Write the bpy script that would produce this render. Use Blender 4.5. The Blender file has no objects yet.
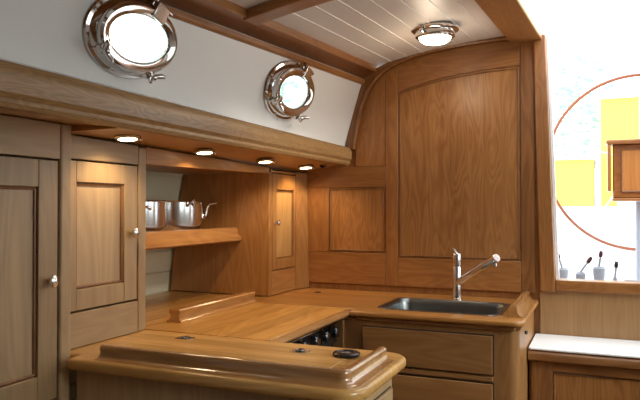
import bpy, bmesh, math, random
from mathutils import Vector, Matrix
random.seed(7)
S = bpy.context.scene
COL = S.collection
PI = math.pi
R = math.radians

# ------------------------------------------------------------------ materials
def new_mat(name):
    m = bpy.data.materials.new(name); m.use_nodes = True
    nt = m.node_tree
    return m, nt, nt.nodes['Principled BSDF']

def N(nt, t, **kw):
    n = nt.nodes.new(t)
    for k, v in kw.items(): setattr(n, k, v)
    return n

def plain(name, col, rough=.5, metal=0., spec=.5, coat=0.):
    m, nt, b = new_mat(name)
    b.inputs['Base Color'].default_value = (*col, 1)
    b.inputs['Roughness'].default_value = rough
    b.inputs['Metallic'].default_value = metal
    b.inputs['Specular IOR Level'].default_value = spec
    b.inputs['Coat Weight'].default_value = coat
    # slight irregularity of the surface
    tc = N(nt, 'ShaderNodeTexCoord'); nz = N(nt, 'ShaderNodeTexNoise')
    nz.inputs['Scale'].default_value = 35; nz.inputs['Detail'].default_value = 3
    nt.links.new(tc.outputs['Object'], nz.inputs['Vector'])
    mr = N(nt, 'ShaderNodeMapRange')
    dr_ = .05 if metal < .5 else .012
    mr.inputs['To Min'].default_value = max(rough - dr_, .02); mr.inputs['To Max'].default_value = rough + dr_
    nt.links.new(nz.outputs['Fac'], mr.inputs['Value'])
    nt.links.new(mr.outputs['Result'], b.inputs['Roughness'])
    return m

def emit(name, col, strength):
    m, nt, b = new_mat(name)
    b.inputs['Base Color'].default_value = (.8, .8, .8, 1)
    b.inputs['Emission Color'].default_value = (*col, 1)
    b.inputs['Emission Strength'].default_value = strength
    return m

def wood(name, light, dark, axis, rough=.34, fig=.5, across=9., spec=.5, coat=0., boards=None):
    """varnished timber, grain along axis"""
    m, nt, b = new_mat(name)
    L = nt.links
    tc = N(nt, 'ShaderNodeTexCoord'); oi = N(nt, 'ShaderNodeObjectInfo')
    off = N(nt, 'ShaderNodeVectorMath', operation='SCALE')
    off.inputs[0].default_value = (17.3, 9.1, 23.7)
    L.new(oi.outputs['Random'], off.inputs['Scale'])
    add = N(nt, 'ShaderNodeVectorMath', operation='ADD')
    L.new(tc.outputs['Object'], add.inputs[0]); L.new(off.outputs[0], add.inputs[1])
    def stretch(al, ac):
        v = N(nt, 'ShaderNodeVectorMath', operation='MULTIPLY')
        s = [ac, ac, ac]; s['XYZ'.index(axis)] = al
        v.inputs[1].default_value = s
        L.new(add.outputs[0], v.inputs[0]); return v
    # cathedral figure: contour bands of a stretched noise
    v1 = stretch(across * .16, across)
    n1 = N(nt, 'ShaderNodeTexNoise'); n1.inputs['Scale'].default_value = 1; n1.inputs['Detail'].default_value = 1.5
    n1.inputs['Distortion'].default_value = .25
    L.new(v1.outputs[0], n1.inputs['Vector'])
    mu = N(nt, 'ShaderNodeMath', operation='MULTIPLY'); mu.inputs[1].default_value = 11
    L.new(n1.outputs['Fac'], mu.inputs[0])
    pp = N(nt, 'ShaderNodeMath', operation='PINGPONG'); pp.inputs[1].default_value = .5
    L.new(mu.outputs[0], pp.inputs[0])
    m2 = N(nt, 'ShaderNodeMath', operation='MULTIPLY'); m2.inputs[1].default_value = 2 * fig
    L.new(pp.outputs[0], m2.inputs[0])
    # fine pores
    v2 = stretch(7, 190)
    n2 = N(nt, 'ShaderNodeTexNoise'); n2.inputs['Scale'].default_value = 1; n2.inputs['Detail'].default_value = 3
    L.new(v2.outputs[0], n2.inputs['Vector'])
    m3 = N(nt, 'ShaderNodeMath', operation='MULTIPLY'); m3.inputs[1].default_value = 1 - fig
    L.new(n2.outputs['Fac'], m3.inputs[0])
    v3 = stretch(.8, 26)
    n3 = N(nt, 'ShaderNodeTexNoise'); n3.inputs['Scale'].default_value = 1; n3.inputs['Detail'].default_value = 2
    L.new(v3.outputs[0], n3.inputs['Vector'])
    sm = N(nt, 'ShaderNodeMath', operation='ADD'); L.new(m2.outputs[0], sm.inputs[0]); L.new(m3.outputs[0], sm.inputs[1])
    av = N(nt, 'ShaderNodeMath', operation='MULTIPLY_ADD'); av.inputs[1].default_value = .9
    L.new(n3.outputs['Fac'], av.inputs[0]); L.new(sm.outputs[0], av.inputs[2])
    dv = N(nt, 'ShaderNodeMath', operation='MULTIPLY'); dv.inputs[1].default_value = .53
    L.new(av.outputs[0], dv.inputs[0])
    ramp = N(nt, 'ShaderNodeValToRGB')
    ramp.color_ramp.elements[0].position = .25; ramp.color_ramp.elements[0].color = (*dark, 1)
    ramp.color_ramp.elements[1].position = .72; ramp.color_ramp.elements[1].color = (*light, 1)
    L.new(dv.outputs[0], ramp.inputs['Fac'])
    hs = N(nt, 'ShaderNodeHueSaturation')
    mr = N(nt, 'ShaderNodeMapRange'); mr.inputs['To Min'].default_value = .9; mr.inputs['To Max'].default_value = 1.1
    L.new(oi.outputs['Random'], mr.inputs['Value']); L.new(mr.outputs['Result'], hs.inputs['Value'])
    L.new(ramp.outputs['Color'], hs.inputs['Color'])
    colr = hs.outputs['Color']
    if boards:                      # glued-up staves: each strip has a tone of its own
        bax, bw = boards
        sep = N(nt, 'ShaderNodeSeparateXYZ'); L.new(tc.outputs['Object'], sep.inputs[0])
        q = N(nt, 'ShaderNodeMath', operation='DIVIDE'); q.inputs[1].default_value = bw
        L.new(sep.outputs[bax], q.inputs[0])
        fl = N(nt, 'ShaderNodeMath', operation='FLOOR'); L.new(q.outputs[0], fl.inputs[0])
        wn = N(nt, 'ShaderNodeTexWhiteNoise', noise_dimensions='1D'); L.new(fl.outputs[0], wn.inputs['W'])
        mb = N(nt, 'ShaderNodeMapRange'); mb.inputs['To Min'].default_value = .78; mb.inputs['To Max'].default_value = 1.12
        L.new(wn.outputs['Value'], mb.inputs['Value'])
        h2 = N(nt, 'ShaderNodeHueSaturation'); L.new(mb.outputs['Result'], h2.inputs['Value'])
        L.new(colr, h2.inputs['Color']); colr = h2.outputs['Color']
    L.new(colr, b.inputs['Base Color'])
    b.inputs['Roughness'].default_value = rough
    b.inputs['Specular IOR Level'].default_value = spec
    b.inputs['Coat Weight'].default_value = coat
    b.inputs['Coat Roughness'].default_value = .18
    bp = N(nt, 'ShaderNodeBump'); bp.inputs['Strength'].default_value = .06; bp.inputs['Distance'].default_value = .002
    L.new(n2.outputs['Fac'], bp.inputs['Height']); L.new(bp.outputs['Normal'], b.inputs['Normal'])
    return m

TL, TD = (.37, .158, .046), (.21, .075, .019)       # teak of the bulkhead
OL, OD = (.43, .29, .152), (.315, .198, .097)       # locker timber, greyed: cool daylight put into the colour
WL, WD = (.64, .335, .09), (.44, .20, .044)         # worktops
DL, DD = (.30, .13, .042), (.165, .062, .018)        # darker trim
teak = {a: wood('teak_' + a, TL, TD, a, fig=.38, across=15) for a in 'XYZ'}
teakp = wood('teak_panel', (.43, .195, .060), (.25, .096, .025), 'Z', fig=.5, across=15)
oak = {a: wood('oak_' + a, OL, OD, a, rough=.4, fig=.35) for a in 'XYZ'}  # locker timber, cool daylight greyed into its colour
daylitp = wood('oak_panel', (.47, .32, .172), (.345, .222, .113), 'Z', rough=.42, fig=.45, across=7)  # locker door panels, daylight put into the wood colour
honey = {a: wood('honey_' + a, (.48, .228, .068), (.30, .12, .032), a, rough=.36, fig=.4) for a in 'XYZ'}
top_x = wood('worktop_x', WL, WD, 'X', rough=.27, fig=.35, boards=('Y', .07))
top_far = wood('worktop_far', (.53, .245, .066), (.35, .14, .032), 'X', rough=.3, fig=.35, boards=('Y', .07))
top_pen_daylit = wood('worktop_near_daylit', (.64, .365, .125), (.43, .22, .06), 'X', rough=.27, fig=.35, boards=('Y', .07))  # same timber as the other worktops, cooler daylight put into its colour
top_y = wood('worktop_y', WL, WD, 'Y', rough=.27, fig=.35, boards=('X', .07))
mould = {a: wood('moulding_' + a, (.50, .25, .085), (.33, .145, .042), a, rough=.24, fig=.3, coat=1.) for a in 'XYZ'}
sinkw = {a: wood('sink_front_' + a, (.385, .19, .068), (.24, .108, .034), a, rough=.33, fig=.4) for a in 'XYZ'}
dark = {a: wood('dark_teak_' + a, DL, DD, a, rough=.33) for a in 'XYZ'}
beamw = wood('beam_oak', (.41, .23, .09), (.19, .10, .034), 'Y', rough=.38, fig=.4, across=30)
white = plain('white_paint', (.77, .745, .70), .42)
plankw = plain('white_plank', (.68, .63, .575), .4)
bead = plain('groove_highlight', (.88, .83, .77), .25)  # ceiling beads standing for light caught in the grooves
cream = plain('cream_liner', (.80, .72, .50), .4)
gel = plain('white_gelcoat', (.9, .91, .92), .3)
chrome = plain('chrome', (.64, .62, .60), .08, 1.)
steel = plain('brushed_steel', (.74, .73, .72), .2, 1.)
nickel = plain('satin_nickel', (.72, .70, .66), .22, 1.)
dullm = plain('dull_nickel', (.34, .31, .27), .25, 1.)
black = plain('black_plastic', (.012, .012, .013), .28)
enamel = plain('black_enamel', (.022, .023, .027), .12, coat=.5)
gap = plain('shadow_gap', (.05, .03, .018), .8)
pad = plain('white_vinyl', (.86, .86, .87), .5)
yellow = plain('yellow_paint', (.92, .72, .10), .8, spec=.1)
leaf = plain('leaf', (.27, .50, .41), .6)
bark = plain('bark', (.55, .55, .50), .8)
bluegrey = plain('blue_grey_metal', (.30, .35, .42), .35)
maroon = plain('maroon_knob', (.06, .012, .022), .35)
concrete = plain('concrete', (.75, .75, .73), .8)
markw = plain('pale_print', (.7, .7, .7), .4)
lamp_glow = emit('lamp_glow', (1, .86, .66), 9)
spot_glow = emit('downlight_glow', (1, .80, .52), 14)

def glass_mat():
    m, nt, b = new_mat('porthole_glass')
    nt.nodes.remove(b)
    out = [n for n in nt.nodes if n.type == 'OUTPUT_MATERIAL'][0]
    tr = N(nt, 'ShaderNodeBsdfTransparent'); tr.inputs['Color'].default_value = (.88, .97, .96, 1)
    gl = N(nt, 'ShaderNodeBsdfGlossy'); gl.inputs['Roughness'].default_value = .03
    fr = N(nt, 'ShaderNodeFresnel'); fr.inputs['IOR'].default_value = 1.45
    mx = N(nt, 'ShaderNodeMixShader')
    mx.inputs[0].default_value = .05; nt.links.new(tr.outputs[0], mx.inputs[1]); nt.links.new(gl.outputs[0], mx.inputs[2])
    nt.links.new(mx.outputs[0], out.inputs['Surface'])
    return m
glass = glass_mat()

# ------------------------------------------------------------------ helpers
ORG = {}
def empty(name, loc, label=None, cat=None, group=None):
    o = bpy.data.objects.new(name, None); COL.objects.link(o)
    o.location = loc; o.empty_display_size = .05
    ORG[o] = Vector(loc)
    tag(o, label, cat, group)
    return o

def tag(o, label=None, cat=None, group=None, kind=None):
    if label: o['label'] = label
    if cat: o['category'] = cat
    if group: o['group'] = group
    if kind: o['kind'] = kind
    return o

def obj(name, bm, mats, parent=None, bevel=0., seg=2, smooth=True, base=None, ang=35):
    """links the bmesh (built in world coordinates) as one mesh object"""
    bmesh.ops.recalc_face_normals(bm, faces=bm.faces[:])
    if parent is not None: org = ORG[parent]
    elif base is not None: org = Vector(base)
    else: org = Vector((0, 0, 0))
    bmesh.ops.translate(bm, verts=bm.verts[:], vec=-org)
    me = bpy.data.meshes.new(name); bm.to_mesh(me); bm.free()
    for m in (mats if isinstance(mats, (list, tuple)) else [mats]): me.materials.append(m)
    o = bpy.data.objects.new(name, me); COL.objects.link(o)
    ORG[o] = org
    if parent is not None: o.parent = parent
    else: o.location = org
    if smooth:
        for p in me.polygons: p.use_smooth = True
        try: me.set_sharp_from_angle(angle=R(ang))
        except Exception: pass
    if bevel:
        b = o.modifiers.new('Bevel', 'BEVEL'); b.width = bevel; b.segments = seg
        b.limit_method = 'ANGLE'; b.angle_limit = R(40); b.harden_normals = False
    return o

def B(): return bmesh.new()

def box(bm, x0, x1, y0, y1, z0, z1, mi=0):
    return hexa(bm, [(x0, y0, z0), (x1, y0, z0), (x1, y1, z0), (x0, y1, z0), (x0, y0, z1), (x1, y0, z1), (x1, y1, z1), (x0, y1, z1)], mi)

def hexa(bm, p, mi=0):
    v = [bm.verts.new(c) for c in p]
    for f in ((0, 3, 2, 1), (4, 5, 6, 7), (0, 1, 5, 4), (1, 2, 6, 5), (2, 3, 7, 6), (3, 0, 4, 7)):
        bm.faces.new([v[i] for i in f]).material_index = mi
    return bm

def loft(bm, rings, closed=True, caps=True, mi=0):
    rr = [[bm.verts.new(p) for p in r] for r in rings]
    n = len(rr[0])
    for a, b in zip(rr, rr[1:]):
        for i in range(n if closed else n - 1):
            j = (i + 1) % n
            bm.faces.new((a[i], a[j], b[j], b[i])).material_index = mi
    if caps and closed:
        bm.faces.new(rr[0][::-1]).material_index = mi; bm.faces.new(rr[-1]).material_index = mi
    return bm

def prism_y(bm, pts, y0, y1, mi=0):           # pts (x, z)
    return loft(bm, [[(x, y0, z) for x, z in pts], [(x, y1, z) for x, z in pts]], mi=mi)

def prism_x(bm, pts, x0, x1, mi=0):           # pts (y, z)
    return loft(bm, [[(x0, y, z) for y, z in pts], [(x1, y, z) for y, z in pts]], mi=mi)

def frame_of(d):
    d = Vector(d).normalized()
    u = d.cross(Vector((0, 0, 1)))
    if u.length < 1e-3: u = d.cross(Vector((0, 1, 0)))
    u.normalize(); return d, u, u.cross(d).normalized()

def tube(bm, pts, rad, n=12, mi=0):
    pts = [Vector(p) for p in pts]
    rings = []
    u = None
    for i, p in enumerate(pts):
        d = (pts[min(i + 1, len(pts) - 1)] - pts[max(i - 1, 0)]).normalized()
        if u is None: _, u, w = frame_of(d)
        else:
            u = (u - d * u.dot(d)).normalized(); w = u.cross(d)
        r = rad[i] if isinstance(rad, (list, tuple)) else rad
        rings.append([p + u * (math.cos(2 * PI * k / n) * r) + w * (math.sin(2 * PI * k / n) * r) for k in range(n)])
    return loft(bm, rings, mi=mi)

def lathe(bm, prof, c, axis=(0, 0, 1), n=40, mi=0, closed_prof=False):
    """prof: (radius, height along axis)"""
    d, u, w = frame_of(axis); c = Vector(c)
    rings = []
    for r, h in prof:
        r = max(r, 1e-5)
        rings.append([c + d * h + u * (math.cos(2 * PI * k / n) * r) + w * (math.sin(2 * PI * k / n) * r) for k in range(n)])
    if closed_prof: rings.append(rings[0])
    rr = loft(bm, rings, caps=not closed_prof, mi=mi)
    bmesh.ops.remove_doubles(bm, verts=bm.verts[:], dist=5e-5)
    return rr

def ball(bm, c, r, sc=(1, 1, 1), mi=0):
    m = Matrix.Translation(c) @ Matrix.Diagonal((*[r * s for s in sc], 1))
    bmesh.ops.create_uvsphere(bm, u_segments=20, v_segments=12, radius=1, matrix=m)
    return bm

def rrect(x0, x1, y0, y1, r, n=8, corners=(1, 1, 1, 1)):
    out = []
    for (cx, cy, a0, on, px, py) in ((x1 - r, y0 + r, -90, corners[0], x1, y0), (x1 - r, y1 - r, 0, corners[1], x1, y1),
                             (x0 + r, y1 - r, 90, corners[2], x0, y1), (x0 + r, y0 + r, 180, corners[3], x0, y0)):
        if not on: out.append((px, py)); continue
        for k in range(n + 1):
            a = R(a0 + 90 * k / n); out.append((cx + r * math.cos(a), cy + r * math.sin(a)))
    return out

def slab(bm, outer, holes, fn, t):
    """flat plate from 2D loops; fn maps (a, b, depth) to space; t = thickness"""
    edges = []; loops = []
    for lp in [outer] + list(holes):
        vs = [bm.verts.new(fn(a, b, 0)) for a, b in lp]
        loops.append((lp, vs))
        for i in range(len(vs)): edges.append(bm.edges.new((vs[i], vs[(i + 1) % len(vs)])))
    n = (Vector(fn(0, 0, 1)) - Vector(fn(0, 0, 0))).normalized()
    bmesh.ops.triangle_fill(bm, use_beauty=True, use_dissolve=True, edges=edges, normal=n)
    faces = bm.faces[:]
    vmap = {}
    for lp, vs in loops:
        for (a, b), v in zip(lp, vs): vmap[v] = bm.verts.new(fn(a, b, t))
    for f in faces:
        bm.faces.new([vmap[v] for v in f.verts][::-1])
    for lp, vs in loops:
        for i in range(len(vs)):
            j = (i + 1) % len(vs)
            bm.faces.new((vs[i], vs[j], vmap[vs[j]], vmap[vs[i]]))
    return bm

def sweep(bm, prof, path, mi=0):
    """prof (outward o, z) closed polygon, path of (x, y); outward is to the right of travel"""
    rings = []
    for i, p in enumerate(path):
        p = Vector(p)
        a = Vector(path[max(i - 1, 0)]); b = Vector(path[min(i + 1, len(path) - 1)])
        d1 = (p - a).normalized() if i else (b - p).normalized()
        d2 = (b - p).normalized() if i < len(path) - 1 else d1
        n1 = Vector((d1.y, -d1.x)); n2 = Vector((d2.y, -d2.x))
        n = (n1 + n2).normalized(); k = 1 / max(n.dot(n1), .3)
        rings.append([(p.x + n.x * o * k, p.y + n.y * o * k, z) for o, z in prof])
    return loft(bm, rings, mi=mi)

def arc(cx, cy, r, a0, a1, n=8):
    return [(cx + r * math.cos(R(a0 + (a1 - a0) * k / n)), cy + r * math.sin(R(a0 + (a1 - a0) * k / n))) for k in range(n + 1)]

# ------------------------------------------------------------------ the coach roof's run
YB = 2.98                                   # face of the bulkhead
KX, KZ = .032, .0445
TX, TZ = .075, .0245
def roof(x, z, y): return (x + KX * (y - YB), y, z + KZ * (y - YB))
def camber(x): return 2.068 - .09 * abs((x - .1) / 1.065) ** 2.6
def along(bm, pts, y0, y1, mi=0):
    return loft(bm, [[roof(x, z, y0) for x, z in pts], [roof(x, z, y1) for x, z in pts]], mi=mi)

# floor
bm = B(); box(bm, -1.95, 1.5, -1.2, 3.1, -.04, 0)
tag(obj('floor', bm, wood('sole', DL, DD, 'Y', boards=('X', .09))), kind='structure')

# ceiling: tongue and groove planks with a pale bead painting the light their grooves catch
bm = B()
xs = [-.975]
while xs[-1] < -.37: xs.append(xs[-1] + .0775)
Y0c = -1.2
for a, b in zip(xs, xs[1:]):
    b = min(b, -.33)
    along(bm, [(a, camber(a)), (b, camber(b)), (b, camber(b) + .02), (a, camber(a) + .02)], Y0c, YB - .002)
    along(bm, [(a - .0022, camber(a) - .0022), (a + .0022, camber(a) - .0022), (a + .0022, camber(a) + .003), (a - .0022, camber(a) + .003)], Y0c, YB - .002, mi=1)
# strip of roof forward of the hatch and to starboard of it
def roofplate(x0, x1, y0, y1):
    k = 6
    for i in range(k):
        a = x0 + (x1 - x0) * i / k; b = x0 + (x1 - x0) * (i + 1) / k
        along(bm, [(a, camber(a)), (b, camber(b)), (b, camber(b) + .02), (a, camber(a) + .02)], y0, y1)
roofplate(-.33, .5, -1.2, 1.6)
roofplate(.5, 1.3, -1.2, YB)
tag(obj('ceiling', bm, [plankw, bead], smooth=False), kind='structure')

# side trim of the coach roof
bm = B()
def side_run(x, z, y): return (x + TX * (y - YB), y, z + TZ * (y - YB))
loft(bm, [[side_run(-1.085, 1.925, y), side_run(-1.045, 1.918, y), roof(-.972, 1.949, y), roof(-.972, 1.985, y), side_run(-1.085, 1.985, y)] for y in (Y0c, YB - .03)])
loft(bm, [[side_run(x, z, y) for x, z in [(-1.075, 1.897), (-1.038, 1.892), (-1.029, 1.899), (-1.028, 1.916), (-1.045, 1.922), (-1.075, 1.925)]] for y in (Y0c, YB - .03)])
tag(obj('trim_1', bm, teak['Y'], bevel=.002), kind='structure')

# cross beam under the planks
def crossbeam(name, y0, y1, xe):
    bm = B(); pts = []
    k = 10
    xs_ = [-.985 + (xe + .985) * i / k for i in range(k + 1)]
    lo = [(x, camber(x) - .034) for x in xs_]; hi = [(x, camber(x) - .001) for x in xs_]
    for i in range(k):
        along(bm, [lo[i], lo[i + 1], hi[i + 1], hi[i]], y0, y1)
    bmesh.ops.remove_doubles(bm, verts=bm.verts[:], dist=1e-5)
    inner = [f for f in bm.faces if len([e for e in f.edges if len(e.link_faces) > 2]) >= 4]
    if inner: bmesh.ops.delete(bm, geom=inner, context='FACES_ONLY')
    tag(obj(name, bm, teak['X'], bevel=.004), kind='structure')
crossbeam('trim_2', 1.765, 1.85, -.362)

# hatch coaming of the companionway (opening to the sky to its right)
bm = B()
along(bm, [(-.36, 2.028), (-.225, 2.028), (-.225, 2.17), (-.36, 2.17)], -.4, YB + .06)
tag(obj('trim_3', bm, teak['Y'], bevel=.006, seg=3), kind='structure')
bm = B()
along(bm, [(.44, 2.028), (.55, 2.028), (.55, 2.17), (.44, 2.17)], -.4, YB + .06)
tag(obj('trim_4', bm, dark['Y'], bevel=.006, seg=3), kind='structure')

# white cabin side with its two round holes; leans inboard, runs with the roof
LEAN = .30

T = Vector((TX, 1, TZ)).normalized(); Lv = Vector((LEAN, 0, 1)).normalized()
P0 = Vector((-1.137, YB, 1.59))
NV = T.cross(Lv); NV = NV if NV.x > 0 else -NV
NV.normalize()
Lv = NV.cross(T) if NV.cross(T).z > 0 else -NV.cross(T)
def side(a, b, d): return tuple(P0 + T * a + Lv * b - NV * d)          # d outwards
CAM = Vector((0, 0, 1.3)); YAW, PIT = R(23.3), R(.7)
PORT = [(-1.54, .230), (-.675, .199)]      # portholes: run along the side, height up it
RH = .088
OV = .052                                    # how much longer than high the oval ports are
holes = [[(a + (RH + OV) * math.cos(2 * PI * k / 40), b + RH * math.sin(2 * PI * k / 40)) for k in range(40)] for a, b in PORT]
bm = B(); slab(bm, [(-3.3, .075), (-.005, -.025), (-.005, .375), (-3.3, .375)], holes, side, .035)
tag(obj('wall_left', bm, white, smooth=False), kind='structure')

# ------------------------------------------------------------------ bulkhead
arch = [(-1.092, 1.583), (-1.07, 1.70), (-1.046, 1.796), (-1.015, 1.865), (-.974, 1.918), (-.93, 1.952), (-.888, 1.973), (-.81, 2.0), (-.725, 2.018), (-.63, 2.03), (-.54, 2.037), (-.407, 2.043), (-.262, 2.046)]
outer = [(-2.0, 0), (-.2, 0), (-.2, .92), (.40, .92), (.40, 0), (1.3, 0), (1.3, 1.95), (.95, 2.02), (.40, 2.06), (.40, 2.058), (.44, .965), (-.19, .965), (-.23, 2.06)]
outer = [(-2.0, 0), (1.3, 0), (1.3, 1.95), (.95, 2.04), (.45, 2.07), (.42, .975), (-.19, .975), (-.225, 2.06)] + [(x, z + .02) for x, z in arch[::-1]][1:] + [(-1.16, 1.55), (-2.0, 1.55)]
bm = B(); slab(bm, outer, [], lambda a, b, d: (a, YB + d, b), .04)
wb = tag(obj('wall_back', bm, teak['Z']), kind='structure')
def bulk(name, pts, y0, y1, m, bv=.002):
    b = B(); slab(b, pts, [], lambda a, c, d: (a, y0 + d, c), y1 - y0)
    return obj(name, b, m, wb, bevel=bv)
fy = YB - .010
def arch_at(x):
    for (a, c), (b, d) in zip(arch, arch[1:]):
        if a <= x <= b: return c + (d - c) * (x - a) / (b - a)
    return arch[-1][1]
ptop = [(-.875, 1.842), (-.80, 1.869), (-.70, 1.892), (-.60, 1.906), (-.48, 1.918), (-.322, 1.925)]
# stile, rails around the two panels
bulk('stile', [(-.939, .93), (-.878, .93), (-.878, arch_at(-.878)), (-.939, arch_at(-.939))], fy, YB, teak['Z'])
bulk('stile', [(-.319, .93), (-.262, .93), (-.262, 2.04), (-.319, 2.04)], fy, YB, dark['Z'])
bulk('top_rail', [(-.877, 1.845)] + [(x, z + .003) for x, z in ptop] + [(-.32, arch_at(-.32)), (-.54, arch_at(-.54)), (-.7, arch_at(-.7)), (-.8, arch_at(-.8)), (-.877, arch_at(-.877))], fy, YB, teak['X'])
bulk('lower_rail', [(-.877, .93), (-.32, .93), (-.32, 1.066), (-.877, 1.066)], fy, YB, teak['X'])
bulk('lower_rail', [(-1.36, .93), (-.94, .93), (-.94, 1.083), (-1.36, 1.083)], fy, YB, teak['X'])
bulk('upper_rail', [(-1.36, 1.40), (-.94, 1.40), (-.94, 1.50), (-1.36, 1.50)], fy, YB, teak['X'])
bulk('stile', [(-1.36, 1.084), (-1.232, 1.084), (-1.232, 1.399), (-1.36, 1.399)], fy, YB, teak['Z'])
bulk('upper_panel', [(-1.092, 1.501), (-.94, 1.501), (-.94, arch_at(-.94)), (-.974, 1.916), (-1.015, 1.863), (-1.046, 1.794), (-1.07, 1.70), (-1.092, 1.583)], fy + .003, YB, teak['Z'])
def panel_in(name, pts, m):
    p = bulk(name, pts, YB - .004, YB, m, 0)
    return p
mp = panel_in('panel', [(-.875, 1.069), (-.322, 1.069)] + ptop[::-1], teakp)
sp = panel_in('panel', [(-1.229, 1.087), (-.943, 1.087), (-.943, 1.397), (-1.229, 1.397)], teakp)
def moulding(pts, parent, m, r=.0034, yy=YB - .006):
    b = B(); tube(b, [(x, yy, z) for x, z in pts], r, 8)
    return obj('moulding', b, m, parent)
i = .008
moulding([(-.868, 1.075), (-.329, 1.075), (-.329, 1.917), (-.48, 1.911), (-.60, 1.899), (-.70, 1.885), (-.80, 1.862), (-.868, 1.837), (-.868, 1.075)], wb, dark['Z'])
moulding([(-1.222, 1.094), (-.95, 1.094), (-.95, 1.39), (-1.222, 1.39), (-1.222, 1.094)], wb, dark['Z'])
# corner frame that follows the arch
o2 = [(-1.137, 1.575), (-1.118, 1.66), (-1.09, 1.76), (-1.06, 1.86), (-1.036, 1.925), (-.975, 1.965), (-.888, 1.998), (-.81, 2.015), (-.725, 2.031), (-.63, 2.043), (-.54, 2.05), (-.407, 2.058), (-.262, 2.062)]
b = B()
for k in range(len(arch) - 1):
    q = [arch[k], arch[k + 1], o2[k + 1], o2[k]]
    loft(b, [[(x, YB - .045, z) for x, z in q], [(x, YB - .001, z) for x, z in q]])
bmesh.ops.remove_doubles(b, verts=b.verts[:], dist=1e-5)
inner = [f for f in b.faces if len(f.verts) == 4 and all(len(e.link_faces) > 2 for e in f.edges if abs(e.verts[0].co.y - e.verts[1].co.y) > .02) and abs(f.normal.y) < .1 and sum(len(e.link_faces) > 2 for e in f.edges) == 4]
if inner: bmesh.ops.delete(b, geom=inner, context='FACES_ONLY')
tag(obj('trim_5', b, dark['Z'], bevel=.003), kind='structure')
b = B(); tube(b, [(x, YB - .047, z) for x, z in arch], .0075, 8)
tag(obj('trim_6', b, dark['Z']), kind='structure')

# companionway posts and sill
b = B(); hexa(b, [(-.240, YB - .03, .94), (-.176, YB - .03, .94), (-.176, YB + .06, .94), (-.240, YB + .06, .94),
                  (-.264, YB - .03, 2.05), (-.212, YB - .03, 2.05), (-.212, YB + .06, 2.05), (-.264, YB + .06, 2.05)])
tag(obj('door_frame_left', b, teak['Z'], bevel=.006, seg=3), kind='structure').name = 'trim_7'
b = B(); hexa(b, [(.415, YB - .03, .94), (.475, YB - .03, .94), (.475, YB + .06, .94), (.415, YB + .06, .94),
                  (.44, YB - .03, 2.05), (.50, YB - .03, 2.05), (.50, YB + .06, 2.05), (.44, YB + .06, 2.05)])
tag(obj('trim_8', b, teak['Z'], bevel=.006, seg=3), kind='structure')
b = B(); box(b, -.1765, .415, YB - .03, YB + .06, .945, .992)
tag(obj('trim_9', b, teak['X'], bevel=.005, seg=3), kind='structure')
# white metal washboard channel behind the post
b = B(); hexa(b, [(-.1755, YB + .02, .992), (-.164, YB + .02, .992), (-.164, YB + .05, .992), (-.1755, YB + .05, .992),
                  (-.2115, YB + .02, 2.05), (-.200, YB + .02, 2.05), (-.200, YB + .05, 2.05), (-.2115, YB + .05, 2.05)])
tag(obj('trim_10', b, gel), kind='structure')
# boarding under the sill
b = B(); box(b, -.24, .95, YB - .012, YB - .001, 0, .945)
tag(obj('trim_11', b, wood('sill_boards', (.40, .225, .10), (.28, .142, .056), 'Z', fig=.3), bevel=.001), kind='structure')

# hull liner behind the open shelf: cream planks
b = B()
pts = [(-1.99, .0), (-1.945, .6), (-1.93, .80), (-1.912, 1.0), (-1.89, 1.2), (-1.845, 1.45), (-1.80, 1.62)]
for (x0, z0), (x1, z1) in zip(pts, pts[1:]):
    for k in range(2):
        za = z0 + (z1 - z0) * k / 2; zb = z0 + (z1 - z0) * (k + 1) / 2 - .006
        xa = x0 + (x1 - x0) * k / 2; xb = x0 + (x1 - x0) * (k + 1) / 2
        prism_y(b, [(xa, za), (xb, zb), (xb - .02, zb), (xa - .02, za)], .6, 2.98)
    prism_y(b, [(x0 - .012, z0), (x1 - .012, z1), (x1 - .03, z1), (x0 - .03, z0)], .6, 2.98)
tag(obj('wall_outer', b, cream, smooth=False), kind='structure')

b = B(); box(b, -2.09, -2.04, -1.24, 3.02, 0, 1.66); tag(obj('wall_hull', b, gel), kind='structure')
# wall to starboard, outside the frame, closes the cabin there
ADDED_WIN = [(.55, 1.45), (1.85, 2.7)]  # unseen windows added to bring daylight in from the side
b = B(); slab(b, [(-1.2, 0), (YB, 0), (YB, 2.0), (-1.2, 2.0)], [rrect(y0, y1, 1.08, 1.82, .06) for y0, y1 in ADDED_WIN], lambda y, z, d: (1.3 + d, y, z), .04)
tag(obj('wall_right', b, white, smooth=False), kind='structure')
for k, (y0, y1) in enumerate(ADDED_WIN):
    b = B(); slab(b, rrect(y0 - .03, y1 + .03, 1.05, 1.85, .08), [rrect(y0, y1, 1.08, 1.82, .06)], lambda y, z, d: (1.285 + d, y, z), .0145)
    wf = tag(obj('added_window_%d' % (k + 1), b, dark['Y'], bevel=.004), kind='structure')
    b = B(); loft(b, [[(1.318, y, z) for y, z in rrect(y0, y1, 1.08, 1.82, .06)]], caps=False); b.faces.new(b.verts[:])
    obj('pane', b, glass, wf)

b = B(); box(b, -1.95, 1.34, -1.24, -1.2, 0, 2.0)
tag(obj('wall_front', b, teak['Z']), kind='structure')
# side deck over the lockers: fascia beam, soffit
b = B()
prof = [(-1.20, 1.602), (-1.118, 1.602), (-1.105, 1.598), (-1.098, 1.588), (-1.095, 1.57), (-1.097, 1.535), (-1.106, 1.524), (-1.104, 1.515), (-1.109, 1.506), (-1.120, 1.503), (-1.135, 1.507), (-1.14, 1.515), (-1.20, 1.53)]
def fz(z, y): return z - .009 * (y - .95) / 2 if z > 1.56 else z
loft(b, [[(x, y, fz(z, y)) for x, z in prof] for y in (.45, 2.93)])
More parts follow.
